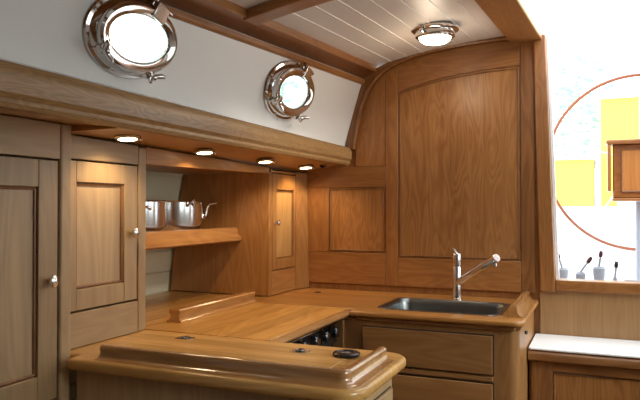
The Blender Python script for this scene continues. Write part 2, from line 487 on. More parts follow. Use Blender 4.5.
# rounded end of the beam
loft(b, [[(-1.135 + (x + 1.135) * k, y, 1.55 + (fz(z, 2.93) - 1.55) * kz) for x, z in prof] for y, k, kz in ((2.93, 1, 1), (2.94, .9, .96), (2.934 + .012, .7, .88))])
tag(obj('trim_12', b, beamw), kind='structure')
def sz(y): return 1.537 if y < 1.3755 else 1.509 - .0205 * (y - 1.42)       # soffit where it meets the lockers
b = B()
for ya, yb in ((.45, 1.3752), (1.3756, 2.969)):
    hexa(b, [(-1.42, ya, sz(ya)), (-1.136, ya, 1.514), (-1.136, yb, 1.514), (-1.42, yb, sz(yb)),
             (-1.42, ya, sz(ya) + .05), (-1.136, ya, 1.564), (-1.136, yb, 1.564), (-1.42, yb, sz(yb) + .05)])
tag(obj('trim_13', b, wood('soffit', (.62, .36, .15), (.48, .25, .085), 'Y', fig=.3)), kind='structure')
# deck above, out to the hull
b = B(); box(b, -2.03, -1.36, -1.2, .44, 0, 1.64); box(b, -2.03, -1.16, -1.2, .44, 1.50, 1.64); hexa(b, [(-2.03, .45, 1.60), (-1.15, .45, 1.605), (-1.15, 2.979, 1.6), (-2.03, 2.979, 1.60), (-2.03, .45, 1.64), (-1.2, .45, 1.63), (-1.2, 2.979, 1.62), (-2.03, 2.979, 1.64)])
tag(obj('trim_14', b, gel), kind='structure')

# ------------------------------------------------------------------ locker doors
def knob(parent, x, y, z, r=.013):
    b = B()
    lathe(b, [(0, 0), (.006, 0), (.005, .006), (.005, .010), (r * .8, .013), (r, .019), (r * .9, .025), (r * .55, .028), (0, .029)], (0, 0, 0), (1, 0, 0), 24)
    for v in b.verts: v.co = Vector((x + v.co.x, y + v.co.y, z + v.co.z * 1.35))
    k = obj('knob', b, nickel, parent); k['label'] = 'polished nickel knob'
    return k

def xdoor(parent, xf, y0, y1, z0, z1, py0, py1, pz0, pz1, fm, pm, th=.022):
    """framed door facing +X, the recessed panel inside a moulded frame"""
    b = B()
    xb = xf - th
    box(b, xb, xf, y0, py0, z0, z1); box(b, xb, xf, py1, y1, z0, z1)
    box(b, xb, xf, py0 + .0006, py1 - .0006, z0, pz0); box(b, xb, xf, py0 + .0006, py1 - .0006, pz1, z1)
    d = obj('door', b, fm['Z'], parent, bevel=.0018)
    b = B(); box(b, xb + .002, xf - .011, py0 + .0005, py1 - .0005, pz0 + .0005, pz1 - .0005)
    obj('panel', b, pm, d)
    b = B()
    i = .005
    for (p, q) in (((py0 + i, pz0 + i), (py1 - i, pz0 + i)), ((py1 - i, pz0 + i), (py1 - i, pz1 - i)), ((py1 - i, pz1 - i), (py0 + i, pz1 - i)), ((py0 + i, pz1 - i), (py0 + i, pz0 + i))):
        tube(b, [(xf - .009, *p), (xf - .009, *q)], .0038, 8)
    obj('bead', b, dark['Z'], d)
    return d

# tall locker on the left
t = empty('tall_locker', (-1.5, 1.1, 0), 'tall wooden locker at the left edge, cool daylight greyed into its colour, its door running below worktop height', 'locker')
b = B(); box(b, -1.82, -1.366, .62, 1.374, 0, 1.50)
obj('carcass', b, gap, t)
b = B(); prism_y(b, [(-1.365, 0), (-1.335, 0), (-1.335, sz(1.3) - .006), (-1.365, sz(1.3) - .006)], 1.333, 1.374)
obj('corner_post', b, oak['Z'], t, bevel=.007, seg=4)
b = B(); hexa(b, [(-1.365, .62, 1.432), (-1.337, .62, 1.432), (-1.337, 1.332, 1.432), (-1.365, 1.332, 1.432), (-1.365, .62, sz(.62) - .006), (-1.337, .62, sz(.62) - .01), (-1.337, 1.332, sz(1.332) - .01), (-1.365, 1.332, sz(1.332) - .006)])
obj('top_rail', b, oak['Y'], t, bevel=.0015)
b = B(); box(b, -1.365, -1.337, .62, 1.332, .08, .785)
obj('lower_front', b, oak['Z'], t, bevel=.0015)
d = xdoor(t, -1.339, .74, 1.3265, .792, 1.4265, .805, 1.262, .862, 1.355, oak, daylitp)
knob(d, -1.339, 1.294, 1.107)

# second locker above the worktop
t = empty('wall_locker', (-1.5, 1.56, .905), 'small pale wall locker, daylight put into its wood colour, between the tall locker and the open shelf', 'locker')
b = B(); box(b, -1.80, -1.397, 1.385, 1.712, .905, 1.49)
obj('carcass', b, gap, t)
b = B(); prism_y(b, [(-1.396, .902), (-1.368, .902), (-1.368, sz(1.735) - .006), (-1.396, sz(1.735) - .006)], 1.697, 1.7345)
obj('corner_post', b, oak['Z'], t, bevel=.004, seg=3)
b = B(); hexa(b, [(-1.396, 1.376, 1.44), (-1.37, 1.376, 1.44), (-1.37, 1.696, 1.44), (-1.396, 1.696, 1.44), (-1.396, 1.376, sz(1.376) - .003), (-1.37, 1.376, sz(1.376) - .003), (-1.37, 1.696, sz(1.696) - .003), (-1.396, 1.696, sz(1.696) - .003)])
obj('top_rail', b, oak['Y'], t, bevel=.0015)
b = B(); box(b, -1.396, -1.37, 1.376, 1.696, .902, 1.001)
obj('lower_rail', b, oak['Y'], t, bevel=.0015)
d = xdoor(t, -1.371, 1.388, 1.6925, 1.007, 1.4345, 1.428, 1.632, 1.067, 1.374, oak, daylitp)
knob(d, -1.371, 1.662, 1.222)

# open shelf recess
t = empty('open_shelf', (-1.6, 2.17, .905), 'open wooden recess holding the steel pans, one fiddled shelf across it', 'shelf')
b = B(); hexa(b, [(-1.395, 1.7355, 1.443), (-1.37, 1.7355, 1.443), (-1.37, 2.60, 1.455), (-1.395, 2.60, 1.455), (-1.395, 1.7355, sz(1.7355) - .002), (-1.37, 1.7355, sz(1.7355) - .002), (-1.37, 2.60, sz(2.6) - .002), (-1.395, 2.60, sz(2.6) - .002)])
obj('top_rail', b, honey['Y'], t, bevel=.002)
b = B(); hexa(b, [(-1.83, 1.7355, 1.462), (-1.396, 1.7355, 1.462), (-1.396, 2.60, 1.462), (-1.83, 2.60, 1.462), (-1.82, 1.7355, 1.474), (-1.396, 1.7355, 1.474), (-1.396, 2.60, 1.474), (-1.82, 2.60, 1.474)])
obj('ceiling_board', b, honey['Y'], t)
def partition(y0, y1, m):
    b = B(); prism_y(b, [(-1.905, .903), (-1.371, .903), (-1.371, 1.4615), (-1.834, 1.4615), (-1.872, 1.2), (-1.895, 1.02)], y0, y1)
    obj('partition', b, m, t, bevel=.0015)
b = B(); prism_y(b, [(-1.90, .907), (-1.398, .907), (-1.398, 1.4615), (-1.834, 1.4615), (-1.872, 1.2), (-1.892, 1.02)], 1.714, 1.7345)
obj('partition', b, honey['Z'], t)
partition(2.6005, 2.6195, honey['Z'])
b = B(); prism_y(b, [(-1.872, 1.167), (-1.56, 1.167), (-1.56, 1.184), (-1.875, 1.184)], 1.7355, 2.60)
sh = obj('shelf_board', b, honey['Y'], t)
b = B(); prism_y(b, [(-1.559, 1.146), (-1.522, 1.146), (-1.512, 1.153), (-1.512, 1.166), (-1.520, 1.172), (-1.530, 1.178), (-1.533, 1.194), (-1.535, 1.206), (-1.543, 1.211), (-1.559, 1.211)], 1.7355, 2.60)
obj('fiddle', b, honey['Y'], sh)
b = B(); box(b, -1.90, -1.412, 1.7355, 2.60, .875, .8995)
obj('base_board', b, top_y, t)
b = B(); box(b, -1.425, -1.397, 1.80, 2.10, 1.4585, 1.4618)  # hidden strip light, added to brighten the inside of the recess
lf = obj('added_strip', b, nickel, t, bevel=.003); lf['label'] = 'slim unseen strip light added to warm the recess'
b = B(); box(b, -1.422, -1.400, 1.81, 2.09, 1.4575, 1.4584)
obj('added_diffuser', b, emit('added_glow', (1, .80, .5), 7), lf)

# corner locker
t = empty('corner_locker', (-1.5, 2.79, .905), 'narrow wooden corner locker between the open shelf and the big bulkhead', 'locker')
b = B(); box(b, -1.80, -1.397, 2.622, 2.966, .905, 1.45)
obj('carcass', b, gap, t)
b = B(); box(b, -1.396, -1.37, 2.6205, 2.628, .903, sz(2.62) - .008)
obj('stile', b, honey['Z'], t)
b = B(); hexa(b, [(-1.396, 2.879, .903), (-1.366, 2.879, .903), (-1.336, 2.968, .903), (-1.396, 2.968, .903), (-1.396, 2.879, sz(2.968) - .004), (-1.367, 2.879, sz(2.968) - .004), (-1.350, 2.968, sz(2.968) - .004), (-1.396, 2.968, sz(2.968) - .004)])
obj('stile', b, honey['Z'], t, bevel=.002)
b = B(); box(b, -1.396, -1.37, 2.629, 2.878, .903, 1.012)
obj('lower_rail', b, honey['Y'], t, bevel=.0015)
b = B(); box(b, -1.396, -1.37, 2.629, 2.878, 1.462, sz(2.88) - .008)
obj('top_rail', b, honey['Y'], t, bevel=.0015)
d = xdoor(t, -1.369, 2.632, 2.875, 1.016, 1.457, 2.672, 2.862, 1.062, 1.385, honey, wood('honey_panel', (.58, .33, .12), (.42, .21, .065), 'Z', fig=.5, across=6))
knob(d, -1.369, 2.652, 1.232, .010)

# ------------------------------------------------------------------ galley
ZT = .90
# peninsula base cabinet
PX, PY = -.478, 1.322            # outer lip of its worktop
t = empty('peninsula_cabinet', (-.9, 1.55, 0), 'dark wooden base cabinet under the nearest worktop, drawers on its right end', 'cabinet')
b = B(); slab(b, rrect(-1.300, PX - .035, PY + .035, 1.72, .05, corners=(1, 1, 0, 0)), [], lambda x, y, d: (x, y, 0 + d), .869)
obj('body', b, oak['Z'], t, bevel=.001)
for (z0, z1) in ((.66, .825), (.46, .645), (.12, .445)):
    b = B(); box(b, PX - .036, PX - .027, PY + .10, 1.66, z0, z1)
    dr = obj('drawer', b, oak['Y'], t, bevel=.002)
    b = B(); box(b, PX - .0345, PX - .0335, PY + .096, 1.664, z0 - .004, z1 + .004)
    obj('drawer_gap', b, gap, t)
# peninsula worktop
t = empty('peninsula_worktop', (-.9, 1.55, .862), 'golden wooden worktop nearest the camera with curved raised rim and two ring latches', 'worktop')
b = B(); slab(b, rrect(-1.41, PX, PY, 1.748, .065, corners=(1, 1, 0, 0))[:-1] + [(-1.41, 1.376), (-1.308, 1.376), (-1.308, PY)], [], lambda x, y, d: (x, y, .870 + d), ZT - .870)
wtop = obj('slab', b, top_pen_daylit, t, bevel=.012, seg=5)
fprof = [(-.074, ZT - .002), (-.074, .922), (-.071, .930), (-.065, .934), (-.056, .935), (-.050, .932), (-.048, .926), (-.050, .918), (-.047, .909), (-.039, .903), (-.026, ZT + .0005), (-.026, ZT - .002)]
fprof = [(o + .008, z) for o, z in fprof]
path = [(-1.225, PY)] + arc(PX - .065, PY + .065, .065, -90, 0, 12) + [(PX, 1.645)]
b = B(); sweep(b, fprof, path)
# soften the cut ends
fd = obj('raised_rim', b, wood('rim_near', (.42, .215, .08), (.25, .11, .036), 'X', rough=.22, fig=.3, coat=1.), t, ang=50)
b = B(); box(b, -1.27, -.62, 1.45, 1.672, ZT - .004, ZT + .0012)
obj('hatch_lid', b, top_pen_daylit, t, bevel=.001)
for (x, y) in ((-1.168, 1.668), (-.768, 1.643)):
    b = B(); box(b, x - .026, x + .026, y - .017, y + .017, ZT + .0005, ZT + .003)
    lt = obj('ring_latch', b, dullm, t, bevel=.001); lt['label'] = 'flush metal ring latch'
    b = B(); lathe(b, [(.0155, 0), (.0155, .0012), (0, .0012), (0, 0)], (x, y, ZT + .0028), n=24)
    obj('recess', b, black, lt)
    b = B()
    tube(b, [(x + .011 * math.cos(a), y + .011 * math.sin(a), ZT + .0055) for a in [2 * PI * k / 20 for k in range(21)]], .002, 8)
    obj('ring', b, chrome, lt)

# lens cap
x, y = -.632, 1.648
t = empty('lens_cap', (x, y, ZT), 'round black lens cap lying on the peninsula worktop', 'lens cap')
b = B(); lathe(b, [(0, 0), (.033, 0), (.037, .002), (.037, .007), (.034, .0095), (.028, .0095), (.0265, .008), (0, .008)], (x, y, ZT + .0012), n=40)
rim = obj('disc', b, black, t)
for s in (-1, 1):
    b = B(); box(b, x - .012, x + .012, y + s * .022 - .004, y + s * .022 + .004, ZT + .0088, ZT + .0118)
    obj('pinch_grip', b, black, t, bevel=.001)
b = B(); hexa(b, [(x - .013, y - .006, ZT + .0090), (x + .010, y + .003, ZT + .0090), (x + .010, y + .007, ZT + .0090), (x - .013, y - .002, ZT + .0090),
                  (x - .013, y - .006, ZT + .0096), (x + .010, y + .003, ZT + .0096), (x + .010, y + .007, ZT + .0096), (x - .013, y - .002, ZT + .0096)])
obj('pale_mark', b, markw, t)

# cooker under its cover board
LX = -.912
t = empty('cooker', (-1.15, 2.06, 0), 'black and chrome galley cooker with a row of knobs under the cover board', 'cooker')
b = B(); box(b, -1.34, -.965, 1.80, 2.375, .12, .835)
obj('body', b, enamel, t, bevel=.004)
b = B(); hexa(b, [(-.964, 1.81, .775), (-.948, 1.81, .775), (-.948, 2.375, .775), (-.964, 2.375, .775), (-.975, 1.81, .862), (-.962, 1.81, .862), (-.962, 2.375, .862), (-.975, 2.375, .862)])
obj('control_panel', b, enamel, t, bevel=.003)
for y in (1.93, 2.04, 2.14, 2.235, 2.325):
    b = B(); lathe(b, [(0, 0), (.023, 0), (.023, .004), (.020, .007), (.020, .026), (.017, .029), (0, .029)], (-.955, y, .82), (1, 0, .1), 24)
    kn = obj('knob', b, enamel, t)
    b = B(); lathe(b, [(.0215, .001), (.0235, .001), (.0235, .007), (.0195, .007)], (-.955, y, .82), (1, 0, .1), 24, closed_prof=True)
    obj('bezel', b, chrome, kn)
    b = B(); lathe(b, [(0, .0285), (.0125, .0285), (.0115, .0315), (0, .032)], (-.955, y, .82), (1, 0, .1), 20)
    obj('cap', b, chrome, kn)
    b = B(); box(b, -.927, -.923, y - .003, y + .003, .812, .836)
    obj('pointer', b, chrome, kn)
b = B(); tube(b, [(-.955, 1.83, .853), (-.945, 1.83, .853), (-.945, 2.36, .853), (-.955, 2.36, .853)], .004, 8)
obj('towel_rail', b, chrome, t)
b = B(); box(b, -.964, -.952, 1.83, 2.36, .30, .74)
od = obj('oven_door', b, enamel, t, bevel=.004)
b = B(); tube(b, [(-.953, 1.88, .758), (-.905, 1.88, .758), (-.905, 2.33, .758), (-.953, 2.33, .758)], .0075, 10)
obj('handle', b, chrome, od)
t = empty('cooker_cover', (-1.15, 2.06, .865), 'golden boarded cover over the cooker with rounded front edge and raised rail behind', 'worktop')
b = B(); box(b, -1.402, LX - .0125, 1.753, 2.425, .878, ZT)
obj('board', b, top_y, t, bevel=.0015)
b = B(); prism_y(b, [(LX - .0125, .899), (LX - .0125, .879), (LX - .006, .876), (LX + .004, .876), (LX + .010, .879), (LX + .012, .885), (LX + .010, .891), (LX + .004, .897), (LX - .006, .8995)], 1.755, 2.405)
fe = obj('front_nosing', b, mould['Y'], t)
b = B(); prism_y(b, [(-1.400, ZT), (-1.340, ZT), (-1.340, .904), (-1.345, .908), (-1.3485, .916), (-1.3485, .928), (-1.345, .934), (-1.345, .941), (-1.350, .945), (-1.385, .945), (-1.390, .941), (-1.390, .934), (-1.383, .926), (-1.384, .916), (-1.390, .909), (-1.400, .906)], 1.89, 2.429)
obj('raised_rail', b, mould['Y'], t)

# sink cabinet
SX, SY = -.247, 2.372             # lip of the sink worktop
t = empty('sink_cabinet', (-.6, 2.68, 0), 'wooden sink cabinet against the big bulkhead, wide drawer fronts stacked in front', 'cabinet')
b = B(); slab(b, rrect(-.925, SX - .018, SY + .022, 2.966, .035, corners=(1, 0, 0, 0)), [rrect(-.85, -.31, 2.45, 2.83, .02)], lambda x, y, d: (x, y, d), .861)
obj('body', b, sinkw['Z'], t, bevel=.001)
cy = SY + .0215
for (z0, z1) in ((.703, .840), (.53, .668), (.10, .50)):
    b = B(); box(b, -.853, -.351, cy - .003, cy, z0 - .005, z1 + .005); obj('drawer_gap', b, gap, t)
    b = B(); box(b, -.848, -.356, cy - .012, cy - .003, z0, z1)
    dr = obj('drawer', b, sinkw['X'], t, bevel=.002)
b = B(); box(b, -.849, -.355, cy - .008, cy - .001, .677, .693); obj('rail', b, sinkw['X'], t, bevel=.002)
b = B(); box(b, -.968, -.926, 2.380, 2.425, .1, .861); obj('filler_post', b, sinkw['Z'], t, bevel=.002)
# sink worktop
t = empty('sink_worktop', (-.8, 2.68, .862), 'wooden worktop around the steel sink, with a short raised rail at its right end', 'worktop')
b = B()
o_ = [(-1.41, 2.978), (-1.41, 2.432), (LX + .012, 2.432), (LX + .012, SY)] + arc(SX - .04, SY + .04, .04, -90, 0, 8) + [(SX, 2.978)]
SK = (-.815, -.350, 2.475, 2.80)
slab(b, o_, [rrect(*SK, .05)], lambda x, y, d: (x, y, .879 + d), ZT - .879)
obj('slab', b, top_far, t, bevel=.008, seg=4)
b = B(); box(b, -.88, SX - .03, SY + .012, 2.40, .8625, .8785); obj('under_moulding', b, dark['X'], t, bevel=.004)
fp = [(-.062, ZT - .002), (-.062, .926), (-.059, .934), (-.052, .939), (-.034, .939), (-.027, .934), (-.029, .923), (-.022, .910), (-.010, .902), (.002, .899), (.002, ZT - .004)]
b = B(); sweep(b, fp, [(SX - .005, 2.465), (SX - .005, 2.94)])
obj('raised_rail', b, mould['Y'], t)
b = B(); lathe(b, [(0, 0), (.007, 0), (.007, .006), (0, .006)], (SX - .001, 2.44, .853), (1, -.4, 0), 16)
pb = obj('latch_button', b, black, t); pb['label'] = 'small black push button under the rim'

b = B(); lathe(b, [(0, 0), (.014, 0), (.016, .002), (.014, .004), (0, .004)], (-1.23, 2.83, ZT - .001), n=20)
pb = obj('finger_latch', b, black, t); pb['label'] = 'small dark flush finger latch'

# steel sink
t = empty('sink', (-.58, 2.64, ZT - .17), 'rectangular stainless steel sink let into the far worktop', 'sink')
b = B()
rings = []
for ins, z in ((-.012, ZT + .0012), (-.011, ZT + .003), (.0, ZT + .0025), (.006, ZT - .004), (.010, ZT - .02), (.016, ZT - .14), (.035, ZT - .158), (.06, ZT - .160)):
    rings.append([(x, y, z) for x, y in rrect(SK[0] + ins, SK[1] - ins, SK[2] + ins, SK[3] - ins, max(.05 - ins * .4, .02))])
loft(b, rings, caps=False)
bmesh.ops.contextual_create(b, geom=[e for e in b.edges if e.is_boundary and e.verts[0].co.z < ZT - .15 and e.verts[1].co.z < ZT - .15])
obj('basin', b, plain('sink_steel', (.22, .23, .23), .3, 1.), t)
b = B(); lathe(b, [(0, 0), (.03, 0), (.034, .003), (.03, .004), (0, .002)], (-.58, 2.64, ZT - .1595), n=28)
obj('drain', b, chrome, t)

# tap
fx, fy_ = -.578, 2.865
t = empty('tap', (fx, fy_, ZT), 'chrome single pillar tap with an angled pull-out spout behind the sink', 'tap')
b = B(); lathe(b, [(0, 0), (.025, 0), (.025, .004), (.0205, .006), (.0205, .140), (.0195, .142), (.0205, .144), (.0205, .196), (.0185, .200), (0, .201)], (fx, fy_, ZT + .0006), n=32)
obj('pillar', b, steel, t)
b = B(); tube(b, [(fx, fy_, ZT + .195), (fx - .004, fy_ - .006, ZT + .208), (fx - .012, fy_ - .02, ZT + .222)], [.007, .006, .0065], 12)
obj('lever', b, steel, t)
e = Vector((-.386, 2.715, 1.098)); s_ = Vector((fx + .004, fy_ - .004, .972))
dv = (e - s_).normalized()
b = B(); tube(b, [s_, s_ + (e - s_) * .62, s_ + (e - s_) * .63, e - dv * .012, e - dv * .002, e], [.0155, .0155, .0168, .0185, .0185, .0165], 20)
sp_ = obj('spout', b, steel, t)
b = B(); lathe(b, [(0, 0), (.011, 0), (.011, .016), (.009, .017), (0, .017)], e - dv * .018 + Vector((0, 0, -.012)), (0, 0, -1), 20)
obj('outlet', b, chrome, sp_)

# ------------------------------------------------------------------ companionway step box
t = empty('step_box', (.15, 2.8, 0), 'wooden box step below the companionway opening with a white padded top', 'step')
ZS = .750
b = B(); box(b, -.260, .95, 2.69, 2.966, 0, ZS - .022)
obj('carcass', b, dark['X'], t)
b = B(); prism_x(b, [(2.655, ZS - .045), (2.648, ZS - .038), (2.648, ZS - .018), (2.654, ZS - .008), (2.665, ZS - .003), (2.966, ZS - .003), (2.966, ZS - .0215), (2.69, ZS - .0215), (2.69, ZS - .045)], -.260, .95)
obj('top_edge', b, dark['X'], t)
b = B(); slab(b, rrect(-.259, .94, 2.652, 2.964, .012), [], lambda x, y, d: (x, y, ZS - .002 + d), .009)
obj('pad', b, pad, t, bevel=.003, seg=3)['label'] = 'white padded top'
for (x0, x1) in ((-.250, -.172), (.40, .46)):
    b = B(); box(b, x0, x1, 2.670, 2.689, 0, ZS - .046); obj('stile', b, dark['Z'], t, bevel=.002)
b = B(); box(b, -.171, .399, 2.670, 2.689, ZS - .082, ZS - .046); obj('rail', b, dark['X'], t, bevel=.002)
b = B(); box(b, -.171, .399, 2.680, 2.689, .0, ZS - .083); obj('panel', b, teakp, t)
b = B(); tube(b, [(-.166, 2.677, .02), (-.166, 2.677, ZS - .088), (.393, 2.677, ZS - .088), (.393, 2.677, .02)], .005, 8); obj('bead', b, dark['X'], t)

# ------------------------------------------------------------------ pans on the shelf
ZP = 1.185
def pan(name, c, r, h, label):
    t = empty(name, (c[0], c[1], ZP), label, 'pan', None)
    b = B(); lathe(b, [(0, 0), (r * .86, 0), (r * .95, .012), (r, .04), (r, h - .004), (r + .004, h), (r + .001, h + .002), (r - .003, h - .002), (r - .004, .04), (r * .9, .010), (0, .006)], (c[0], c[1], ZP), n=48)
    obj('body', b, steel, t)
    return t
t = pan('saucepan', (-1.715, 2.118), .115, .143, 'shiny steel pan at the left end of the shelf, half hidden by the locker')
t2 = pan('stock_pot', (-1.715, 2.364), .124, .143, 'steel pot on the shelf nearest the brown partition, curled handle at its right')
def ear(parent, c, r, ang, z, hz):
    d = Vector((math.cos(R(ang)), math.sin(R(ang)), 0)); s = Vector((-d.y, d.x, 0)); cc = Vector((c[0], c[1], ZP + z))
    b = B(); tube(b, [cc + d * r - s * .018, cc + d * (r + .016) - s * .016 + Vector((0, 0, hz * .5)), cc + d * (r + .022) + Vector((0, 0, hz)), cc + d * (r + .016) + s * .016 + Vector((0, 0, hz * .5)), cc + d * r + s * .018], .005, 10)
    obj('ear_handle', b, chrome, parent)
ear(t, (-1.715, 2.118), .115, -35, .11, .01)
ear(t2, (-1.715, 2.364), .124, -20, .122, .03)
c = Vector((-1.715, 2.364, ZP)); d = Vector((.75, .66, 0)).normalized()
b = B(); tube(b, [c + d * .123 + Vector((0, 0, .085)), c + d * .130 + Vector((0, 0, .07)), c + d * .14 + Vector((0, 0, .085)), c + d * .145 + Vector((0, 0, .115)), c + d * .155 + Vector((0, 0, .132)), c + d * .185 + Vector((0, 0, .138))], [.007, .009, .007, .005, .0055, .0065], 12)
obj('curled_handle', b, chrome, t2)

# ------------------------------------------------------------------ downlights
def dl_z(x, y):
    a = (x + 1.40) / (1.40 - 1.136); return sz(y) + (1.514 - sz(y)) * a
def downlight(y, x, label, zz=None, on=True, energy=4.5, grp='downlights under the side deck beam'):
    z = zz if zz else dl_z(x, y)
    t = empty('downlight', (x, y, z), label, 'downlight', grp)
    ax = Vector((-.115, .075, 1)).normalized(); c0 = Vector((x, y, z))      # canted a little into the cabin
    b = B(); lathe(b, [(0, .004), (.030, .004), (.0385, -.002), (.0385, -.005), (.034, -.0085), (.0285, -.0095), (.0275, -.0085), (.0275, -.006), (0, -.006)], c0, ax, 36)
    obj('bezel', b, dullm, t)
    b = B(); lathe(b, [(0, -.0088), (.0274, -.0088), (.0274, -.0080), (0, -.0080)], c0, ax, 28)
    obj('lens', b, spot_glow, t)
    b = B(); ball(b, (x + .028, y + .028, z - .009), .004); obj('switch', b, nickel, t)
    L = bpy.data.lights.new('downlight_bulb', 'SPOT'); L.energy = energy; L.color = (1, .74, .42); L.spot_size = R(150); L.spot_blend = .6; L.shadow_soft_size = .025
    o = bpy.data.objects.new('bulb', L); COL.objects.link(o); o.parent = t; o.location = (0, 0, -.016)
    return t
downlight(1.53, -1.275, 'small round downlight under the deck beam, above the pale wall locker door')
downlight(1.965, -1.295, 'small round downlight under the deck beam, above the steel pans')
downlight(2.405, -1.285, 'small round downlight under the deck beam, above the right end of the open shelf')
downlight(2.79, -1.275, 'small round downlight under the deck beam, above the corner locker')
t = empty('switch_button', (-1.215, 2.86, 1.5), 'small black button under the end of the deck beam, beside the last downlight', 'switch')
b = B(); lathe(b, [(0, 0), (.017, 0), (.017, -.006), (.012, -.009), (0, -.009)], (-1.215, 2.86, dl_z(-1.215, 2.86) - .0005), n=20)
obj('plate', b, black, t)
b = B(); lathe(b, [(0, 0), (.007, 0), (.006, -.004), (0, -.004)], (-1.215, 2.86, dl_z(-1.215, 2.86) - .009), n=16)
obj('button', b, black, t)

# ceiling lamp
lx, ly = -.602, 2.56
lz = roof(lx, camber(lx), ly)[2] - .001
t = empty('ceiling_lamp', (lx, ly, lz), 'round chrome ceiling lamp with a glowing white dome on the planked ceiling', 'lamp')
b = B(); lathe(b, [(.0, 0), (.088, 0), (.094, -.004), (.094, -.010), (.086, -.016), (.078, -.018), (.080, -.024), (.078, -.036), (.070, -.042), (.064, -.040), (.062, -.030), (0, -.028)], (lx, ly, lz), (0, 0, 1), 48)
obj('chrome_body', b, chrome, t)
b = B(); lathe(b, [(.064, -.036), (.060, -.048), (.048, -.057), (.03, -.062), (.0, -.064)], (lx, ly, lz), (0, 0, 1), 40)
obj('dome', b, lamp_glow, t)
b = B(); tube(b, [(lx - .03, ly - .078, lz - .026), (lx - .032, ly - .092, lz - .026)], [.008, .006], 12); ball(b, (lx - .032, ly - .095, lz - .026), .008)
obj('switch', b, chrome, t)
L = bpy.data.lights.new('ceiling_lamp_bulb', 'POINT'); L.energy = 1.6; L.color = (1, .8, .58); L.shadow_soft_size = .05
o = bpy.data.objects.new('bulb', L); COL.objects.link(o); o.parent = t; o.location = (0, 0, -.16)

# ------------------------------------------------------------------ portholes
def oval(bm, prof, c, n=64, closed_prof=False):
    rings = []
    for r, h in prof:
        a = r + OV if r > .001 else 1e-5
        rings.append([c + NV * h + T * (a * math.cos(2 * PI * k / n)) + Lv * (max(r, 1e-5) * math.sin(2 * PI * k / n)) for k in range(n)])
    if closed_prof: rings.append(rings[0])
    loft(bm, rings, caps=not closed_prof)
    bmesh.ops.remove_doubles(bm, verts=bm.verts[:], dist=5e-5)
def porthole(a, bb, label):
    c = Vector(side(a, bb, 0))
    t = empty('porthole', tuple(c), label, 'porthole', 'portholes in the white cabin side')
    n = NV
    b = B(); oval(b, [(.086, -.034), (.086, .003), (.114, .001), (.116, .004), (.113, .009), (.104, .012), (.100, .020), (.092, .026), (.0865, .024), (.0845, .004), (.0845, -.034)], c, closed_prof=True)
    obj('flange', b, chrome, t)
    b = B(); oval(b, [(.061, .018), (.061, .036), (.064, .041), (.077, .046), (.087, .047), (.0945, .042), (.0965, .033), (.0945, .028), (.083, .024)], c, closed_prof=True)
    ring = obj('hinged_ring', b, chrome, t)
    b = B(); oval(b, [(0, .028), (.063, .028)], c)
    obj('pane', b, glass, ring)
    def at(ang, r, h): return c + T * ((r + OV) * math.cos(R(ang))) + Lv * (r * math.sin(R(ang))) + n * h
    def oriented(ang, r, h, la, lb, lh, bm_):
        e1 = T * math.cos(R(ang)) + Lv * math.sin(R(ang)); e2 = n.cross(e1); p = at(ang, r, h)
        hexa(bm_, [p + e1 * sa * la + e2 * sb * lb + n * sh_ * lh for sh_ in (-1, 1) for sa, sb in ((-1, -1), (1, -1), (1, 1), (-1, 1))])
    # hinge at the top
    b = B(); oriented(70, .088, .042, .024, .026, .009, b); oriented(70, .103, .026, .012, .034, .012, b)
    hg = obj('hinge', b, chrome, t, bevel=.003)
    b = B()
    e1 = T * math.cos(R(70)) + Lv * math.sin(R(70)); e2 = n.cross(e1); p = at(70, .109, .040)
    tube(b, [p - e2 * .042, p + e2 * .042], .0065, 12); obj('hinge_pin', b, chrome, hg)
    # screw-down clamps
    for ang in (212, 292):
        b = B(); oriented(ang, .093, .036, .014, .013, .010, b)
        cl = obj('clamp', b, chrome, t, bevel=.004)
        e1 = T * math.cos(R(ang)) + Lv * math.sin(R(ang)); e2 = n.cross(e1)
        b = B(); p = at(ang, .104, .045)
        tube(b, [at(ang, .101, .012), at(ang, .101, .064)], .006, 12)
        obj('bolt', b, chrome, cl)
        q = at(ang, .101, .060)
        b = B(); tube(b, [q - e2 * .030 + n * .016 + e1 * .004, q - e2 * .022 + n * .010, q - e2 * .008, q + e2 * .008, q + e2 * .022 + n * .010, q + e2 * .030 + n * .016 + e1 * .004], [.004, .007, .0075, .0075, .007, .004], 12)
        ball(b, q, .010)
        obj('wing_nut', b, chrome, cl)
    for k in range(8):
        ang = 22.5 + 45 * k
        if min(abs(ang - 70), abs(ang - 212), abs(ang - 292)) < 18: continue
        b = B(); ball(b, at(ang, .1075, .0105), .0045, (1, 1, 1)); obj('screw', b, chrome, t)
    return t
porthole(*PORT[0], 'big chrome porthole nearest the camera, at the upper left of the white cabin side')
porthole(*PORT[1], 'smaller looking chrome porthole further along the white cabin side, near the bulkhead')

# ------------------------------------------------------------------ cockpit outside
b = B(); box(b, -1.6, 1.9, 3.06, 6.0, .80, .86)
tag(obj('cockpit_floor', b, gel), kind='structure')
b = B(); box(b, -1.6, 1.9, 5.9, 6.0, .86, 1.31)
tag(obj('cockpit_coaming', b, gel, bevel=.02, seg=3), kind='structure')
b = B(); box(b, -60, 60, 6.6, 80, -1.2, -1.0)
tag(obj('ground', b, concrete), kind='structure')

